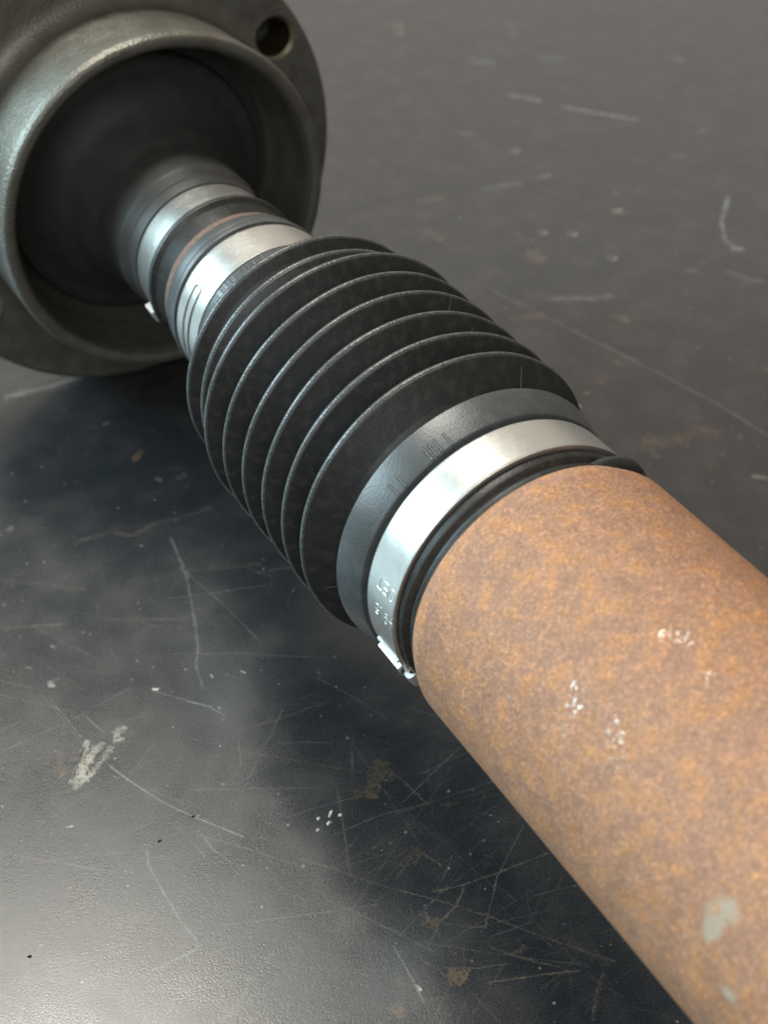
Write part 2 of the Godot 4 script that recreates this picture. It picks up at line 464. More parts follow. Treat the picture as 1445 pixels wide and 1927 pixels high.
func ramp(bytes_from: FastNoiseLite, low: Color, high: Color, a: float, b: float) -> ImageTexture:
	# colours (linear) mixed by a noise
	var n := 512
	var p := pixels(bytes_from, n)
	var out := PackedByteArray()
	out.resize(n * n * 3)
	for i in n * n:
		var t := smooth(a, b, p[i] / 255.0)
		out[i * 3] = srgb(lerpf(low.r, high.r, t))
		out[i * 3 + 1] = srgb(lerpf(low.g, high.g, t))
		out[i * 3 + 2] = srgb(lerpf(low.b, high.b, t))
	return as_texture(out, n, Image.FORMAT_RGB8)


func material(called: String, roughness: float, metallic: float) -> StandardMaterial3D:
	var m := StandardMaterial3D.new()
	m.resource_name = called
	m.roughness = roughness
	m.metallic = metallic
	mats[called] = m
	return m


func triplanar(m: StandardMaterial3D, tile_mm: float) -> void:
	m.uv1_triplanar = true
	m.uv1_scale = Vector3.ONE * (1000.0 / tile_mm)


func make_materials() -> void:
	var fine := grain_texture(0.12, 4, 5)
	var soft := grain_texture(0.03, 5, 9)
	var rust := material("rust", 1.0, 0.0)
	rust.metallic_specular = 0.5
	rust_maps(rust)

	var joint_rust := material("joint_rust", 0.7, 0.0)
	joint_rust.albedo_texture = ramp(noise(FastNoiseLite.TYPE_SIMPLEX_SMOOTH, 0.05, 5, 91), Color(0.15, 0.085, 0.06), Color(0.24, 0.15, 0.11), 0.3, 0.7)
	triplanar(joint_rust, 30.0)

	var bellows := material("bellows_rubber", 0.45, 0.0)
	bellows.metallic_specular = 0.62
	bellows.albedo_texture = ramp(noise(FastNoiseLite.TYPE_SIMPLEX_SMOOTH, 0.03, 5, 41), Color(0.020, 0.0225, 0.021), Color(0.058, 0.055, 0.047), 0.45, 0.85)
	bellows.heightmap_enabled = true
	bellows.heightmap_texture = fine
	bellows.heightmap_scale = 0.004
	triplanar(bellows, 40.0)

	var band := material("collar_rubber", 0.40, 0.0)
	band.metallic_specular = 0.75
	band.albedo_texture = ramp(noise(FastNoiseLite.TYPE_SIMPLEX_SMOOTH, 0.02, 5, 43), Color(0.052, 0.058, 0.060), Color(0.080, 0.083, 0.081), 0.35, 0.8)
	band.heightmap_enabled = true
	band.heightmap_texture = fine
	band.heightmap_scale = 0.0035
	triplanar(band, 34.0)

	var bead := material("highlight_bead_rubber", 0.36, 0.0)  # lighter than the folds: puts the crest highlight into the colour
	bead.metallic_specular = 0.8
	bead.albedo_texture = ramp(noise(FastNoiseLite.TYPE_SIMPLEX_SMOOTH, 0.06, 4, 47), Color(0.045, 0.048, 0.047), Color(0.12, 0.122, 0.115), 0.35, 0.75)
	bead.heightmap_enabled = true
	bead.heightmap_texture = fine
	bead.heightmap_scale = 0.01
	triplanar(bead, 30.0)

	var inner := material("inner_boot_rubber", 0.5, 0.0)
	inner.albedo_texture = ramp(noise(FastNoiseLite.TYPE_SIMPLEX_SMOOTH, 0.02, 4, 44), Color(0.045, 0.045, 0.042), Color(0.060, 0.058, 0.053), 0.35, 0.8)
	triplanar(inner, 60.0)

	var steel := material("clamp_steel", 1.0, 0.88)
	steel.albedo_color = Color(0.78, 0.78, 0.76)
	steel.roughness_texture = clamp_wear()
	steel.heightmap_enabled = true
	steel.heightmap_texture = soft
	steel.heightmap_scale = 0.002
	triplanar(steel, 60.0)

	var letter := material("stamp_steel", 0.42, 0.75)
	letter.albedo_color = Color(0.92, 0.93, 0.92)

	var iron := material("cast_iron", 0.44, 0.55)
	iron.albedo_texture = ramp(noise(FastNoiseLite.TYPE_SIMPLEX_SMOOTH, 0.014, 5, 61), Color(0.165, 0.155, 0.128), Color(0.205, 0.20, 0.172), 0.25, 0.75)
	iron.roughness_texture = null
	iron.heightmap_enabled = true
	iron.heightmap_texture = fine
	iron.heightmap_scale = 0.018
	triplanar(iron, 55.0)

	var bore := material("shaded_bore_steel", 0.35, 0.7)  # darker than the bevel: shade inside the bolt holes, put into the colour
	bore.albedo_color = Color(0.30, 0.27, 0.21)
	var hole := material("hole_steel", 0.4, 0.8)
	hole.albedo_texture = ramp(noise(FastNoiseLite.TYPE_SIMPLEX_SMOOTH, 0.03, 4, 62), Color(0.34, 0.29, 0.19), Color(0.44, 0.40, 0.29), 0.3, 0.7)
	triplanar(hole, 30.0)

	var bench := material("bench_surface", 1.0, 0.0)
	bench.metallic_specular = 0.6
	bench.rim_enabled = true
	bench.rim = 0.12
	bench.rim_tint = 0.2
	bench_maps(bench)
	bench.uv1_scale = Vector3(1.0, 1.0, 1.0)
	bench.detail_enabled = true
	bench.detail_uv_layer = BaseMaterial3D.DETAIL_UV_2
	bench.detail_blend_mode = BaseMaterial3D.BLEND_MODE_MIX
	bench.detail_albedo = bench_marks()

	var flake := material("white_flake", 0.6, 0.0)
	flake.albedo_color = Color(0.78, 0.77, 0.72)
	var crumb := material("dark_crumb", 0.7, 0.0)
	crumb.albedo_color = Color(0.10, 0.09, 0.08)


func clamp_wear() -> ImageTexture:
	var n := 512
	var a := pixels(noise(FastNoiseLite.TYPE_SIMPLEX_SMOOTH, 0.02, 5, 71), n)
	var b := pixels(noise(FastNoiseLite.TYPE_SIMPLEX_SMOOTH, 0.09, 4, 72), n)
	var out := PackedByteArray()
	out.resize(n * n)
	for i in n * n:
		out[i] = int(clampf(0.36 + 0.10 * (a[i] / 255.0 - 0.5) + 0.14 * smooth(0.60, 0.85, b[i] / 255.0), 0.0, 1.0) * 255.0)
	return as_texture(out, n, Image.FORMAT_L8)


# ---------------------------------------------------------------- mesh helpers

func part(called: String, mesh: Mesh, m: Material, parent: Node3D) -> MeshInstance3D:
	var o := MeshInstance3D.new()
	o.name = called
	o.mesh = mesh
	o.material_override = m
	parent.add_child(o, true)
	return o


func rounded(points: Array) -> PackedVector2Array:
	# points are Vector3(s, r, fillet): corners rounded by arcs
	var out := PackedVector2Array()
	for i in points.size():
		var p := Vector2(points[i].x, points[i].y)
		var f: float = points[i].z
		if f <= 0.0 or i == 0 or i == points.size() - 1:
			out.append(p)
			continue
		var a := Vector2(points[i - 1].x, points[i - 1].y)
		var b := Vector2(points[i + 1].x, points[i + 1].y)
		var u := (a - p).normalized()
		var v := (b - p).normalized()
		var half := acos(clampf(u.dot(v), -1.0, 1.0)) * 0.5
		var cut := minf(f / maxf(tan(half), 0.001), minf((a - p).length(), (b - p).length()) * 0.49)
		var radius := cut * tan(half)
		var centre := p + (u + v).normalized() * (radius / sin(half))
		var t0 := (p + u * cut - centre).angle()
		var turn := wrapf((p + v * cut - centre).angle() - t0, -PI, PI)
		var n := clampi(int(absf(turn) / 0.28) + 1, 2, 10)
		for k in n + 1:
			out.append(centre + Vector2.from_angle(t0 + turn * k / n) * radius)
	return out


class Shape:
	var v := PackedVector3Array()
	var n := PackedVector3Array()
	var uv := PackedVector2Array()
	var idx := PackedInt32Array()

	func add(p: Vector3, normal: Vector3, t := Vector2.ZERO) -> int:
		v.append(p * 0.001)
		n.append(normal)
		uv.append(t)
		return v.size() - 1

	func tri(a: int, b: int, c: int) -> void:
		var g := (v[c] - v[a]).cross(v[b] - v[a])
		if g.dot(n[a] + n[b] + n[c]) < 0.0:
			idx.append_array([a, c, b])
		else:
			idx.append_array([a, b, c])

	func quad(a: int, b: int, c: int, d: int) -> void:
		tri(a, b, c)
		tri(a, c, d)

	func mesh() -> ArrayMesh:
		var arrays := []
		arrays.resize(Mesh.ARRAY_MAX)
		arrays[Mesh.ARRAY_VERTEX] = v
		arrays[Mesh.ARRAY_NORMAL] = n
		arrays[Mesh.ARRAY_TEX_UV] = uv
		arrays[Mesh.ARRAY_INDEX] = idx
		var m := ArrayMesh.new()
		m.add_surface_from_arrays(Mesh.PRIMITIVE_TRIANGLES, arrays)
		return m


func lathe_into(sh: Shape, prof: PackedVector2Array, seg: int, from_deg: float, to_deg: float, wobble := 0.0, seed_ := 0) -> void:
	# turns the profile (s, r), its outer side on the left, about the shaft axis; sharp turns keep a hard edge
	var rows := []
	var dirs := []
	for i in prof.size() - 1:
		dirs.append((prof[i + 1] - prof[i]).normalized())
	for i in prof.size():
		if i == 0:
			rows.append([prof[i], dirs[0]])
		elif i == prof.size() - 1:
			rows.append([prof[i], dirs[i - 1]])
		elif dirs[i - 1].dot(dirs[i]) < 0.82:
			rows.append([prof[i], dirs[i - 1]])
			rows.append([prof[i], dirs[i]])
		else:
			rows.append([prof[i], (dirs[i - 1] + dirs[i]).normalized()])
	var starts := []
	for row in rows:
		var p: Vector2 = row[0]
		var d: Vector2 = row[1]
		starts.append(sh.v.size())
		for j in seg + 1:
			var t := deg_to_rad(lerpf(from_deg, to_deg, float(j) / seg))
			var r := p.y
			var s := p.x
			if wobble > 0.0:
				s += wobble * (sin(2.0 * t + seed_) + 0.6 * sin(3.0 * t + seed_ * 1.7) + 0.3 * sin(7.0 * t + seed_ * 2.3))
				r += wobble * 0.5 * (sin(2.0 * t + seed_ * 0.7) + 0.4 * sin(5.0 * t + seed_))
			sh.add(Vector3(r * cos(t), r * sin(t), -s), Vector3(d.x * cos(t), d.x * sin(t), d.y).normalized(), Vector2(t / TAU, -p.x / 157.08))
	for i in rows.size() - 1:
		if rows[i][0].is_equal_approx(rows[i + 1][0]):
			continue
		for j in seg:
			var a: int = starts[i] + j
			var b: int = starts[i + 1] + j
			sh.quad(a, b, b + 1, a + 1)


func lathe(points: Array, seg := 200, wobble := 0.0, seed_ := 0) -> ArrayMesh:
	var sh := Shape.new()
	lathe_into(sh, rounded(points), seg, 0.0, 360.0, wobble, seed_)
	return sh.mesh()


func tube_into(sh: Shape, path: PackedVector3Array, radius: float, sides := 6) -> void:
	# a rounded bead along a path (mm), closed at both ends
	var first := sh.v.size()
	for i in path.size():
		var d := (path[mini(i + 1, path.size() - 1)] - path[maxi(i - 1, 0)]).normalized()
		var u := d.cross(Vector3(0.31, 0.52, 0.79)).normalized()
		var w := d.cross(u)
		for j in sides:
			var t := TAU * j / sides
			var out := u * cos(t) + w * sin(t)
			sh.add(path[i] + out * radius, out)
	for i in path.size() - 1:
		for j in sides:
			var a := first + i * sides + j
			var b := first + i * sides + (j + 1) % sides
			sh.quad(a, a + sides, b + sides, b)
	for e: int in [0, path.size() - 1]:
		var d := (path[0] - path[1]).normalized() if e == 0 else (path[e] - path[e - 1]).normalized()
		var c := sh.add(path[e] + d * radius * 0.7, d)
		for j in sides:
			sh.tri(c, first + e * sides + j, first + e * sides + (j + 1) % sides)


func on_shaft(s: float, degrees: float, r: float) -> Vector3:
	return Vector3(r * cos(deg_to_rad(degrees)), r * sin(deg_to_rad(degrees)), -s)


func curved_bar(s0: float, s1: float, a0: float, a1: float, r0: float, r1: float, round_: float) -> ArrayMesh:
	# a bar that hugs the shaft: from s0 to s1, from angle a0 to a1, its top at r1 with rounded edges
	var sh := Shape.new()
	var n := clampi(int(absf(a1 - a0) / 1.5) + 2, 3, 40)
	var prof := rounded([Vector3(s0, r0, 0), Vector3(s0, r1, round_), Vector3(s1, r1, round_), Vector3(s1, r0, 0)])
	lathe_into(sh, prof, n, a0, a1)
	for e in 2:
		var a: float = [a0, a1][e]
		var t := deg_to_rad(a)
		var normal := Vector3(sin(t), -cos(t), 0) * (1.0 if e == 0 else -1.0)
		var c := sh.add(on_shaft((s0 + s1) * 0.5, a, (r0 + r1) * 0.5), normal)
		var first := sh.v.size()
		for p in prof:
			sh.add(on_shaft(p.x, a, p.y), normal)
		for i in prof.size() - 1:
			sh.tri(c, first + i, first + i + 1)
	return sh.mesh()


func tag(o: Node3D, label: String, category: String, group := "", kind := "") -> void:
	o.set_meta("label", label)
	o.set_meta("category", category)
	if group:
		o.set_meta("group", group)
	if kind:
		o.set_meta("kind", kind)


# ---------------------------------------------------------------- the bench

func build_bench() -> void:
	var sh := Shape.new()
	var x0 := -700.0
	var x1 := 900.0
	var z0 := -1000.0
	var z1 := 500.0
	var top: Array[int] = []
	var uv2 := PackedVector2Array()
	for p: Vector2 in [Vector2(x0, z0), Vector2(x1, z0), Vector2(x1, z1), Vector2(x0, z1)]:
		top.append(sh.add(Vector3(p.x, 0, p.y), Vector3.UP, Vector2(p.x, p.y).rotated(0.6) / 150.0))
		uv2.append(Vector2((p.x - MAP_X) / MAP_MM, (p.y - MAP_Z) / MAP_MM))
	sh.quad(top[0], top[1], top[2], top[3])
	var corners := [Vector2(x0, z0), Vector2(x1, z0), Vector2(x1, z1), Vector2(x0, z1)]
	for i in 4:
		var a: Vector2 = corners[i]
		var b: Vector2 = corners[(i + 1) % 4]
		var side := (b - a).normalized().orthogonal()
		var n := Vector3(side.x, 0, side.y)
		if n.dot(Vector3((a + b).x * 0.5 - 100.0, 0, (a + b).y * 0.5 + 250.0)) < 0.0:
			n = -n
		var q: Array[int] = []
		for k: Array in [[a, 0.0], [b, 0.0], [b, -30.0], [a, -30.0]]:
			q.append(sh.add(Vector3(k[0].x, k[1], k[0].y), n, Vector2(k[0].x + k[0].y, k[1]) / 150.0))
			uv2.append(Vector2(k[0].x + k[0].y, k[1]) / MAP_MM)
		sh.quad(q[0], q[1], q[2], q[3])
	var arrays := []
	arrays.resize(Mesh.ARRAY_MAX)
	arrays[Mesh.ARRAY_VERTEX] = sh.v
	arrays[Mesh.ARRAY_NORMAL] = sh.n
	arrays[Mesh.ARRAY_TEX_UV] = sh.uv
	arrays[Mesh.ARRAY_TEX_UV2] = uv2
	arrays[Mesh.ARRAY_INDEX] = sh.idx
	var mesh := ArrayMesh.new()
	mesh.add_surface_from_arrays(Mesh.PRIMITIVE_TRIANGLES, arrays)
	var o := part("ground_bench_top", mesh, mats.bench_surface, self)
	o.name = "bench_surface"
	tag(o, "scratched black workbench surface under the shaft", "workbench", "", "structure")


# ---------------------------------------------------------------- the drive shaft

func build_shaft() -> void:
	shaft = Node3D.new()
	shaft.name = "drive_shaft"
	add_child(shaft)
	tag(shaft, "rusty drive shaft with ribbed black rubber boot and cast flange on a scratched bench", "drive shaft")

	part_at("tube", lathe([Vector3(-420, 0.01, 0), Vector3(-420, 25, 1.5), Vector3(-7.2, 25.0, 3.0), Vector3(-3.3, 23.3, 1.6), Vector3(-2.4, 19.5, 0)]), mats.rust, shaft)
	part_at("joint_shaft", lathe([Vector3(92, 14.9, 0), Vector3(103.0, 14.9, 0), Vector3(103.5, 16.9, 0.2), Vector3(105.9, 16.4, 0.3), Vector3(106.2, 13.9, 0), Vector3(112, 13.9, 0)]), mats.joint_rust, shaft)

	build_bellows()
	build_clamps()
	build_inner_boot()
	build_flange()


func part_at(called: String, mesh: Mesh, m: Material, parent: Node3D) -> MeshInstance3D:
	var o := part(called, mesh, m, parent)
	if parent == shaft:
		o.position = Vector3(0, AXIS_H * MM, 0)
	return o


func build_bellows() -> void:
	# the two collars of the boot are one part; each fold is a piece of it
	var sh := Shape.new()
	var near := rounded([
		Vector3(0.35, 22.9, 0), Vector3(8.9, 23.3, 0), Vector3(9.7, 22.9, 0.3), Vector3(9.9, 24.6, 0.5), Vector3(16.1, 26.0, 0.35), Vector3(16.7, 22.6, 0.5), Vector3(18.2, 21.4, 0)])
	lathe_into(sh, near, 220, 0.0, 360.0, 0.05, 2)
	var far := rounded([
		Vector3(79.5, 19.0, 0), Vector3(81.0, 18.6, 1.0), Vector3(86.2, 18.3, 0.4), Vector3(86.6, 17.3, 0.2), Vector3(97.6, 17.3, 0.2), Vector3(97.9, 18.0, 0.4),
		Vector3(99.6, 17.9, 0.3), Vector3(99.8, 17.3, 0.1), Vector3(100.1, 17.6, 0.3), Vector3(103.0, 17.3, 0.3), Vector3(103.3, 16.9, 0.1), Vector3(103.4, 14.9, 0)])
	var boot := part_at("rubber_boot", sh.mesh(), mats.collar_rubber, shaft)
	var neck := Shape.new()
	lathe_into(neck, far, 220, 0.0, 360.0, 0.04, 5)
	part("boot_neck", neck.mesh(), mats.collar_rubber, boot)

	# the black lip that stands out of the clamp towards the tube: two beads and a groove
	part("boot_lip", lathe([Vector3(-3.7, 19.5, 0), Vector3(-3.7, 22.3, 0.9), Vector3(-2.0, 22.8, 0.3), Vector3(-1.4, 22.5, 0.2), Vector3(-1.0, 23.5, 0.4), Vector3(0.45, 23.8, 0.2), Vector3(0.5, 22.8, 0)], 220, 0.09, 2), mats.bellows_rubber, boot)

	var crest := [[23.9, 28.2], [30.7, 28.3], [38.4, 28.15], [45.8, 28.25], [53.5, 28.2], [61.2, 28.25], [68.2, 25.7], [73.8, 25.9]]
	var valley := [[18.2, 21.4], [27.3, 22.6], [34.6, 22.6], [42.1, 22.6], [49.7, 22.6], [57.4, 22.6], [65.3, 23.6], [71.0, 23.0], [79.5, 19.0]]
	for i in crest.size():
		var c: Array = crest[i]
		var a: Array = valley[i]
		var b: Array = valley[i + 1]
		# rolled flanks: steep near the crest, hollow towards the valley
		var pts := [Vector3(a[0], a[1], 0), Vector3(lerpf(a[0], c[0], 0.35), lerpf(a[1], c[1], 0.22), 1.5), Vector3(c[0] - 0.75, c[1] - 0.1, 0.5), Vector3(c[0] + 0.6, c[1], 0.5), Vector3(lerpf(c[0], b[0], 0.65), lerpf(c[1], b[1], 0.78), 1.5), Vector3(b[0], b[1], 0)]
		part("bellows_fold", lathe(pts, 220, 0.13, 3 + i), mats.bellows_rubber, boot)
		# an added bead along the rubbed crest, paler to paint in its highlight line
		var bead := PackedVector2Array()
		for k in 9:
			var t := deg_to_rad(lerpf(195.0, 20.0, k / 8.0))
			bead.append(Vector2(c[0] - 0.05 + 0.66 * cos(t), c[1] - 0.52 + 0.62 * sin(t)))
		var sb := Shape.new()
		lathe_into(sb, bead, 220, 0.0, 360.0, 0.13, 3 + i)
		part("fold_highlight_bead", sb.mesh(), mats.highlight_bead_rubber, boot)

	# raised strokes moulded on the wide collar, and small blocks by the far clamp
	for m: Array in [[136.3, 0.0], [132.0, 0.1], [118.6, 0.2], [116.35, 0.2], [114.1, 0.1], [109.75, 0.2]]:
		var st := Shape.new()
		tube_into(st, PackedVector3Array([on_shaft(12.7, m[0], 25.30), on_shaft(9.95 + m[1] * 0.2, m[0] + m[1], 24.70)]), 0.21)
		part("moulded_stroke", st.mesh(), mats.collar_rubber, boot)
	for m: Array in [[135.5, 1.4], [130.0, 0.8], [127.0, 0.5], [123.6, 1.1], [115.4, 0.9], [112.6, 0.5], [108.6, 0.7], [102.6, 0.9]]:
		part("moulded_stroke", curved_bar(83.2, 85.6, m[0] - m[1], m[0] + m[1], 18.2, 18.75, 0.12), mats.collar_rubber, boot)
	# flash left along the parting line of the mould
	for a: float in [198.0, 61.5]:
		var st := Shape.new()
		for i in crest.size():
			var c: Array = crest[i]
			tube_into(st, PackedVector3Array([on_shaft(valley[i][0] + 1.0, a, valley[i][1] + 0.7), on_shaft(c[0] - 0.3, a, c[1] + 0.05), on_shaft(c[0] + 0.9, a, c[1] - 0.5)]), 0.16)
		part("mould_seam", st.mesh(), mats.collar_rubber, boot)
	# the lip bulges where the band has let it go
	var tab := Shape.new()
	var arc := PackedVector3Array()
	for i in 19:
		arc.append(on_shaft(-2.0, 22.0 + i * 2.4, 21.1 + 2.9 * sin(PI * i / 18.0)))
	tube_into(tab, arc, 1.5, 12)
	part("boot_lip", tab.mesh(), mats.bellows_rubber, boot)


func letter_strokes(ch: String) -> Array:
	# strokes of a letter in a box 0..1 wide and 0..1 high
	match ch:
		"4": return [[Vector2(0.75, 0.0), Vector2(0.75, 1.0), Vector2(0.05, 0.3), Vector2(1.0, 0.3)]]
		"9":
			var loop := []
			for i in 17:
				loop.append(Vector2(0.5 + 0.45 * cos(TAU * i / 16.0), 0.68 + 0.30 * sin(TAU * i / 16.0)))
			return [loop, [Vector2(0.95, 0.68), Vector2(0.85, 0.25), Vector2(0.5, 0.02), Vector2(0.15, 0.1)]]
		"5": return [[Vector2(0.9, 1.0), Vector2(0.2, 1.0), Vector2(0.1, 0.58), Vector2(0.55, 0.64), Vector2(0.92, 0.42), Vector2(0.85, 0.12), Vector2(0.45, 0.0), Vector2(0.05, 0.1)]]
		".": return [[Vector2(0.4, 0.0), Vector2(0.6, 0.04)]]
		"O":
			var o := []
			for i in 21:
				o.append(Vector2(0.5 + 0.5 * cos(TAU * i / 20.0), 0.5 + 0.5 * sin(TAU * i / 20.0)))
			return [o]
		"E": return [[Vector2(1.0, 1.0), Vector2(0.0, 1.0), Vector2(0.0, 0.0), Vector2(1.0, 0.0)], [Vector2(0.0, 0.5), Vector2(0.85, 0.5)]]
		"T": return [[Vector2(0.0, 1.0), Vector2(1.0, 1.0)], [Vector2(0.5, 1.0), Vector2(0.5, 0.0)]]
	return []


func build_clamps() -> void:
	# the wide band clamp at the near end of the boot
	var big := part_at("band_clamp", lathe([Vector3(0.55, 23.3, 0), Vector3(0.5, 24.55, 0.12), Vector3(1.1, 24.4, 0.2), Vector3(8.5, 24.38, 0.15), Vector3(8.85, 24.3, 0.1), Vector3(8.9, 23.3, 0)], 240), mats.clamp_steel, shaft)
	for t: Array in [["4", 0.35, 180.0, 1.2, 4.6], ["9", 2.2, 180.0, 1.2, 5.0], [".", 3.85, 177.6, 0.7, 4.8], ["5", 4.9, 180.0, 1.25, 5.0], ["O", 1.1, 167.6, 1.6, 4.8], ["E", 3.1, 167.7, 1.25, 4.9], ["T", 4.85, 168.0, 1.3, 4.4]]:
		var sh := Shape.new()
		for st: Array in letter_strokes(t[0]):
			var path := PackedVector3Array()
			for i in st.size():
				var p: Vector2 = st[i]
				var q: Vector2 = st[mini(i + 1, st.size() - 1)]
				for k in (3 if i < st.size() - 1 else 1):
					var w := p.lerp(q, k / 3.0)
					path.append(on_shaft(t[1] + w.x * t[3], t[2] + (w.y - 0.5) * t[4] * (1.0 if t[0] != "." else 0.2), 24.39))
			tube_into(sh, path, 0.095)
		part("stamped_letter", sh.mesh(), mats.stamp_steel, big)
	# the crimped ear: the band's end folds up out of the ring and back
	part("band_end", curved_bar(1.4, 7.8, 200.4, 201.9, 24.3, 24.75, 0.15), mats.stamp_steel, big)
	var ear := Shape.new()
	var fold := rounded([Vector3(204.0, 24.2, 0), Vector3(204.4, 25.25, 0.25), Vector3(209.0, 25.3, 0.4), Vector3(211.0, 24.2, 0)])
	var grid := []
	for i in fold.size():
		var row := []
		var d := (fold[mini(i + 1, fold.size() - 1)] - fold[maxi(i - 1, 0)])
		var t := deg_to_rad(fold[i].x)
		var along := d.x * PI / 180.0 * 25.0
		var normal := (Vector3(cos(t), sin(t), 0) * along - Vector3(-sin(t), cos(t), 0) * d.y).normalized()
		for s: float in [1.4, 7.8]:
			row.append(ear.add(on_shaft(s, fold[i].x, fold[i].y), normal))
		grid.append(row)
	for i in grid.size() - 1:
		ear.quad(grid[i][0], grid[i][1], grid[i + 1][1], grid[i + 1][0])
	for e in 2:
		var s: float = [1.4, 7.8][e]
		var normal := Vector3(0, 0, 1 if e == 0 else -1)
		var c := ear.add(on_shaft(s, 208.0, 25.4), normal)
		var first := ear.v.size()
		for p in fold:
			ear.add(on_shaft(s, p.x, p.y), normal)
		for i in fold.size() - 1:
			ear.tri(c, first + i, first + i + 1)
	part("clamp_ear", ear.mesh(), mats.stamp_steel, big)
	# its rounded lug, nearer the tube
	part("clamp_lug", curved_bar(-1.0, 0.9, 206.5, 213.0, 23.4, 25.0, 0.8), mats.stamp_steel, big)

	# the middle clamp on the boot's neck with its tongue and slot
	var mid := part_at("band_clamp", lathe([Vector3(87.0, 17.2, 0), Vector3(87.0, 18.05, 0.12), Vector3(87.5, 18.0, 0.1), Vector3(96.6, 17.8, 0.15), Vector3(97.0, 17.75, 0.1), Vector3(97.0, 17.2, 0)], 220), mats.clamp_steel, shaft)
	var tongue := Shape.new()
	var path := PackedVector3Array()
	for i in 31:
		path.append(on_shaft(93.6, 205.0 - i * 2.0, 17.9))
	for i in 9:
		var t := PI * (i + 1) / 10.0
		path.append(on_shaft(92.35 + 1.25 * cos(t), 145.0 - 3.6 * sin(t), 17.9))
	for i in 31:
		path.append(on_shaft(91.1, 145.0 + i * 2.0, 17.98))
	tube_into(tongue, path, 0.28, 8)
	part("clamp_tongue", tongue.mesh(), mats.clamp_steel, mid)
	part("clamp_ear", curved_bar(88.0, 96.0, 232.0, 242.0, 17.5, 20.2, 0.5), mats.stamp_steel, mid)

	# the far clamp on the inner boot
	var far := part_at("band_clamp", lathe([Vector3(113.6, 15.4, 0), Vector3(113.6, 16.25, 0.12), Vector3(114.0, 16.2, 0.1), Vector3(121.2, 15.85, 0.15), Vector3(121.6, 15.8, 0.1), Vector3(121.6, 15.2, 0)], 200), mats.clamp_steel, shaft)
	part("clamp_ear", curved_bar(114.0, 118.0, 200.0, 209.0, 15.6, 17.5, 0.6), mats.stamp_steel, far)


func build_inner_boot() -> void:
	part_at("boot_cuff", lathe([Vector3(105.8, 14.0, 0), Vector3(107.3, 14.6, 0.3), Vector3(111.0, 16.2, 0.5), Vector3(111.7, 17.2, 0.35), Vector3(113.1, 17.1, 0.4), Vector3(113.5, 15.3, 0)], 200, 0.05, 8), mats.bellows_rubber, shaft)
	part_at("inner_boot", lathe([
		Vector3(113.5, 15.35, 0), Vector3(121.7, 15.2, 0.1),
		Vector3(122.0, 16.0, 0.4), Vector3(125.0, 16.3, 0.8), Vector3(126.6, 15.9, 0.5), Vector3(128.6, 17.0, 0.8), Vector3(131.0, 16.9, 1.5), Vector3(140, 17.2, 6.0), Vector3(150, 20.5, 8.0), Vector3(157, 27.0, 5.0), Vector3(158.5, 30.5, 1.2), Vector3(160.5, 31.2, 1.0), Vector3(161.5, 34.2, 0)], 200), mats.inner_boot_rubber, shaft)


func flange_s(r: float) -> float:
	# depth of the flange face behind the rim: a hollow fillet, the flat, the rounded edge
	if r < 44.2:
		return 17.6 + sqrt(maxf(0.0, 5.4 * 5.4 - (44.2 - r) ** 2))
	if r > 52.6:
		return 23.0 + 1.5 - sqrt(maxf(0.0, 2.25 - (r - 52.6) ** 2))
	return 23.0


func flange_point(sh: Shape, p: Vector2, drop := 0.0) -> int:
	var r := p.length()
	var slope := (flange_s(r + 0.02) - flange_s(r - 0.02)) / 0.04
	var out := p / r
	return sh.add(Vector3(p.x, p.y, -flange_s(r) - drop), Vector3(out.x * slope, out.y * slope, 1.0).normalized())


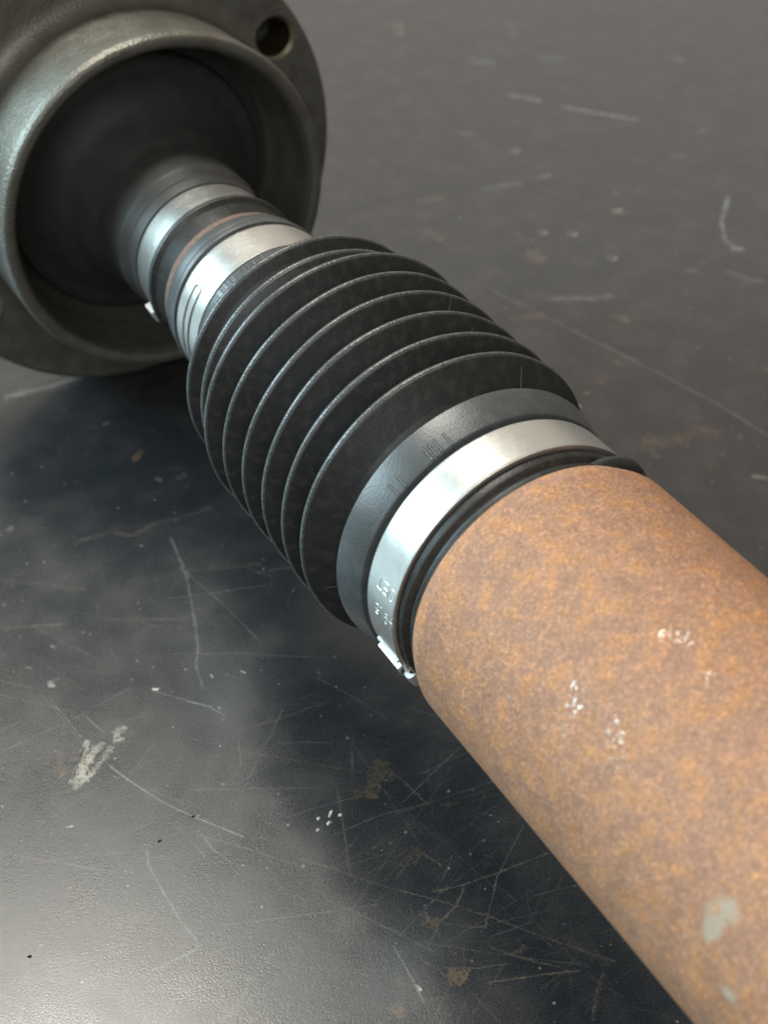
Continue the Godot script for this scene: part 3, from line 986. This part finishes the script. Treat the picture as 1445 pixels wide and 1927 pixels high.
func build_flange() -> void:
	var sh := Shape.new()
	var columns := 240
	# the cup: from its floor up the inner wall, over the rolled rim, down the outer wall and into the fillet
	var cup := rounded([Vector3(21.0, 12.0, 0), Vector3(21.0, 32.5, 3.0), Vector3(15.0, 34.2, 3.0), Vector3(1.5, 35.3, 1.6), Vector3(-0.9, 36.2, 1.6), Vector3(-0.9, 38.4, 1.1), Vector3(1.2, 39.06, 1.2), Vector3(6.0, 38.8, 2.0), Vector3(17.6, 38.8, 0)])
	for i in 7:
		var t := (i + 1) / 7.0
		var r := lerpf(38.8, 41.6, t * t)
		cup.append(Vector2(flange_s(r), r))
	lathe_into(sh, cup, columns, 0.0, 360.0, 0.06, 4)
	# the face with six bolt holes
	var radii := PackedFloat32Array()
	for i in 16:
		radii.append(lerpf(41.6, 52.0, i / 15.0))
	for i in 5:
		radii.append(52.15 + 0.4 * i)
	var grid := {}
	var hole_angles := [30.0, 90.0, 150.0, 210.0, 270.0, 330.0]
	for j in columns:
		for i in radii.size():
			grid[Vector2i(j, i)] = flange_point(sh, Vector2.from_angle(TAU * j / columns) * minf(radii[i], 53.6))
	for j in columns:
		for i in radii.size() - 1:
			var inside := i < 15 and ((j + 5) % 40) >= 20 and ((j + 5) % 40) < 30
			if not inside:
				var k := (j + 1) % columns
				sh.quad(grid[Vector2i(j, i)], grid[Vector2i(k, i)], grid[Vector2i(k, i + 1)], grid[Vector2i(j, i + 1)])
	var hole_mesh := Shape.new()
	for a: float in hole_angles:
		var c := Vector2.from_angle(deg_to_rad(a)) * 46.7
		var rim: Array[Vector2] = []
		var j0 := int(a / 1.5) - 5
		for i in 15:
			rim.append(Vector2.from_angle(TAU * j0 / columns) * radii[i])
		for j in 10:
			rim.append(Vector2.from_angle(TAU * (j0 + j) / columns) * radii[15])
		for i in 15:
			rim.append(Vector2.from_angle(TAU * (j0 + 10) / columns) * radii[15 - i])
		for j in 10:
			rim.append(Vector2.from_angle(TAU * (j0 + 10 - j) / columns) * radii[0])
		var rings := []
		for q in 8:
			var row := []
			for p in rim:
				var edge := c + (p - c).normalized() * 5.35
				row.append(flange_point(sh, p.lerp(edge, q / 7.0)))
			rings.append(row)
		for q in 7:
			for i in rim.size():
				var k := (i + 1) % rim.size()
				sh.quad(rings[q][i], rings[q][k], rings[q + 1][k], rings[q + 1][i])
	# the edge and the back of the flange
	var edge := PackedVector2Array()
	for i in 6:
		var t := i / 5.0 * PI * 0.5
		edge.append(Vector2(23.0 + 1.5 - 1.5 * cos(t), 52.6 + 1.5 * sin(t)))
	edge.append_array(rounded([Vector3(24.5, 54.1, 0), Vector3(34.0, 54.1, 1.0), Vector3(34.0, 30.0, 0)]))
	edge[6] = Vector2(25.0, 54.1)
	lathe_into(sh, edge, columns, 0.0, 360.0)
	var flange := part_at("flange", sh.mesh(), mats.cast_iron, shaft)
	var ez := Vector3(0.0271629, 0.0357022, 0.9989933)
	var ex := Vector3.UP.cross(ez).normalized()
	flange.transform = Transform3D(Basis(ex, ez.cross(ex), ez), Vector3(1.2475, 0.7804 + AXIS_H, -143.0037) * MM)
	# each hole: a bevelled mouth and a bore, seated in the face
	for a: float in hole_angles:
		var b := Shape.new()
		var c := Vector2.from_angle(deg_to_rad(a)) * 46.7
		var rows := []
		for k: Array in [[5.35, 0.0, 0.6], [4.5, 0.75, 0.6], [4.45, 0.9, 1.0], [4.45, 11.0, 1.0]]:
			var row := []
			for i in 48:
				var out := Vector2.from_angle(TAU * i / 48)
				var p: Vector2 = c + out * k[0]
				var depth: float = flange_s(minf(p.length(), 53.0)) + k[1] if k[1] < 5.0 else 34.0
				row.append(b.add(Vector3(p.x, p.y, -depth), Vector3(-out.x * k[2], -out.y * k[2], 1.0 - k[2])))
			rows.append(row)
		for q in [1, 2]:
			for i in 48:
				b.quad(rows[q][i], rows[q][(i + 1) % 48], rows[q + 1][(i + 1) % 48], rows[q + 1][i])
		part("bolt_hole", b.mesh(), mats.shaded_bore_steel, flange)
		var v := Shape.new()
		for q in 2:
			for i in 48:
				v.add((b.v[q * 48 + i]) * 1000.0, b.n[q * 48 + i])
		for i in 48:
			v.quad(i, (i + 1) % 48, 48 + (i + 1) % 48, 48 + i)
		part("hole_bevel", v.mesh(), mats.hole_steel, flange)


# ---------------------------------------------------------------- crumbs on the bench

func chip(size: Vector3, seed_: int) -> ArrayMesh:
	# a little broken flake: an uneven faceted slab
	var r := RandomNumberGenerator.new()
	r.seed = seed_
	var st := SurfaceTool.new()
	st.begin(Mesh.PRIMITIVE_TRIANGLES)
	st.set_smooth_group(-1)
	var low := []
	var high := []
	for i in 7:
		var t := TAU * i / 7.0
		var k := r.randf_range(0.65, 1.1)
		low.append(Vector3(cos(t) * size.x * k, 0.02, sin(t) * size.z * k) * MM)
		high.append(Vector3(cos(t) * size.x * k * 0.7, size.y * r.randf_range(0.6, 1.2), sin(t) * size.z * k * 0.7) * MM)
	var top := Vector3(0, size.y * 1.15, 0) * MM
	for i in 7:
		var j := (i + 1) % 7
		for v: Vector3 in [low[i], high[j], high[i], low[i], low[j], high[j], high[i], high[j], top]:
			st.add_vertex(v)
	st.generate_normals()
	return st.commit()


func build_crumbs() -> void:
	var i := 0
	for p: Vector3 in [Vector3(-32.1, 0.5, -13.6), Vector3(-29.8, 1.2, -13.4), Vector3(-28.4, 0.6, -12.3), Vector3(-33.5, 0.5, -11.3), Vector3(-31.1, 0.7, -11.7)]:
		var o := part("paint_flake", chip(Vector3(p.y, 0.22, 0.4), 90 + i), mats.white_flake, self)
		o.position = Vector3(p.x, 0, p.z) * MM
		o.rotation.y = 0.5 + 0.3 * sin(i * 2.1)
		tag(o, "tiny white flake in the loose cluster left of the tan stain on the bench", "flake", "white flakes by the tan stain")
		i += 1
	var dark := {"tiny dark crumb sitting on the long pale scratch in the bench": Vector2(-51.5, -25.3), "tiny dark crumb on the bench below the long pale scratch": Vector2(-59.1, -23.2), "tiny dark crumb in the bright glare at the bench's lower left": Vector2(-87.4, -11.7)}
	for label: String in dark:
		var o := part("dark_crumb", chip(Vector3(0.45, 0.25, 0.22), 120 + i), mats.dark_crumb, self)
		o.position = Vector3(dark[label].x, 0, dark[label].y) * MM
		tag(o, label, "crumb")
		i += 1
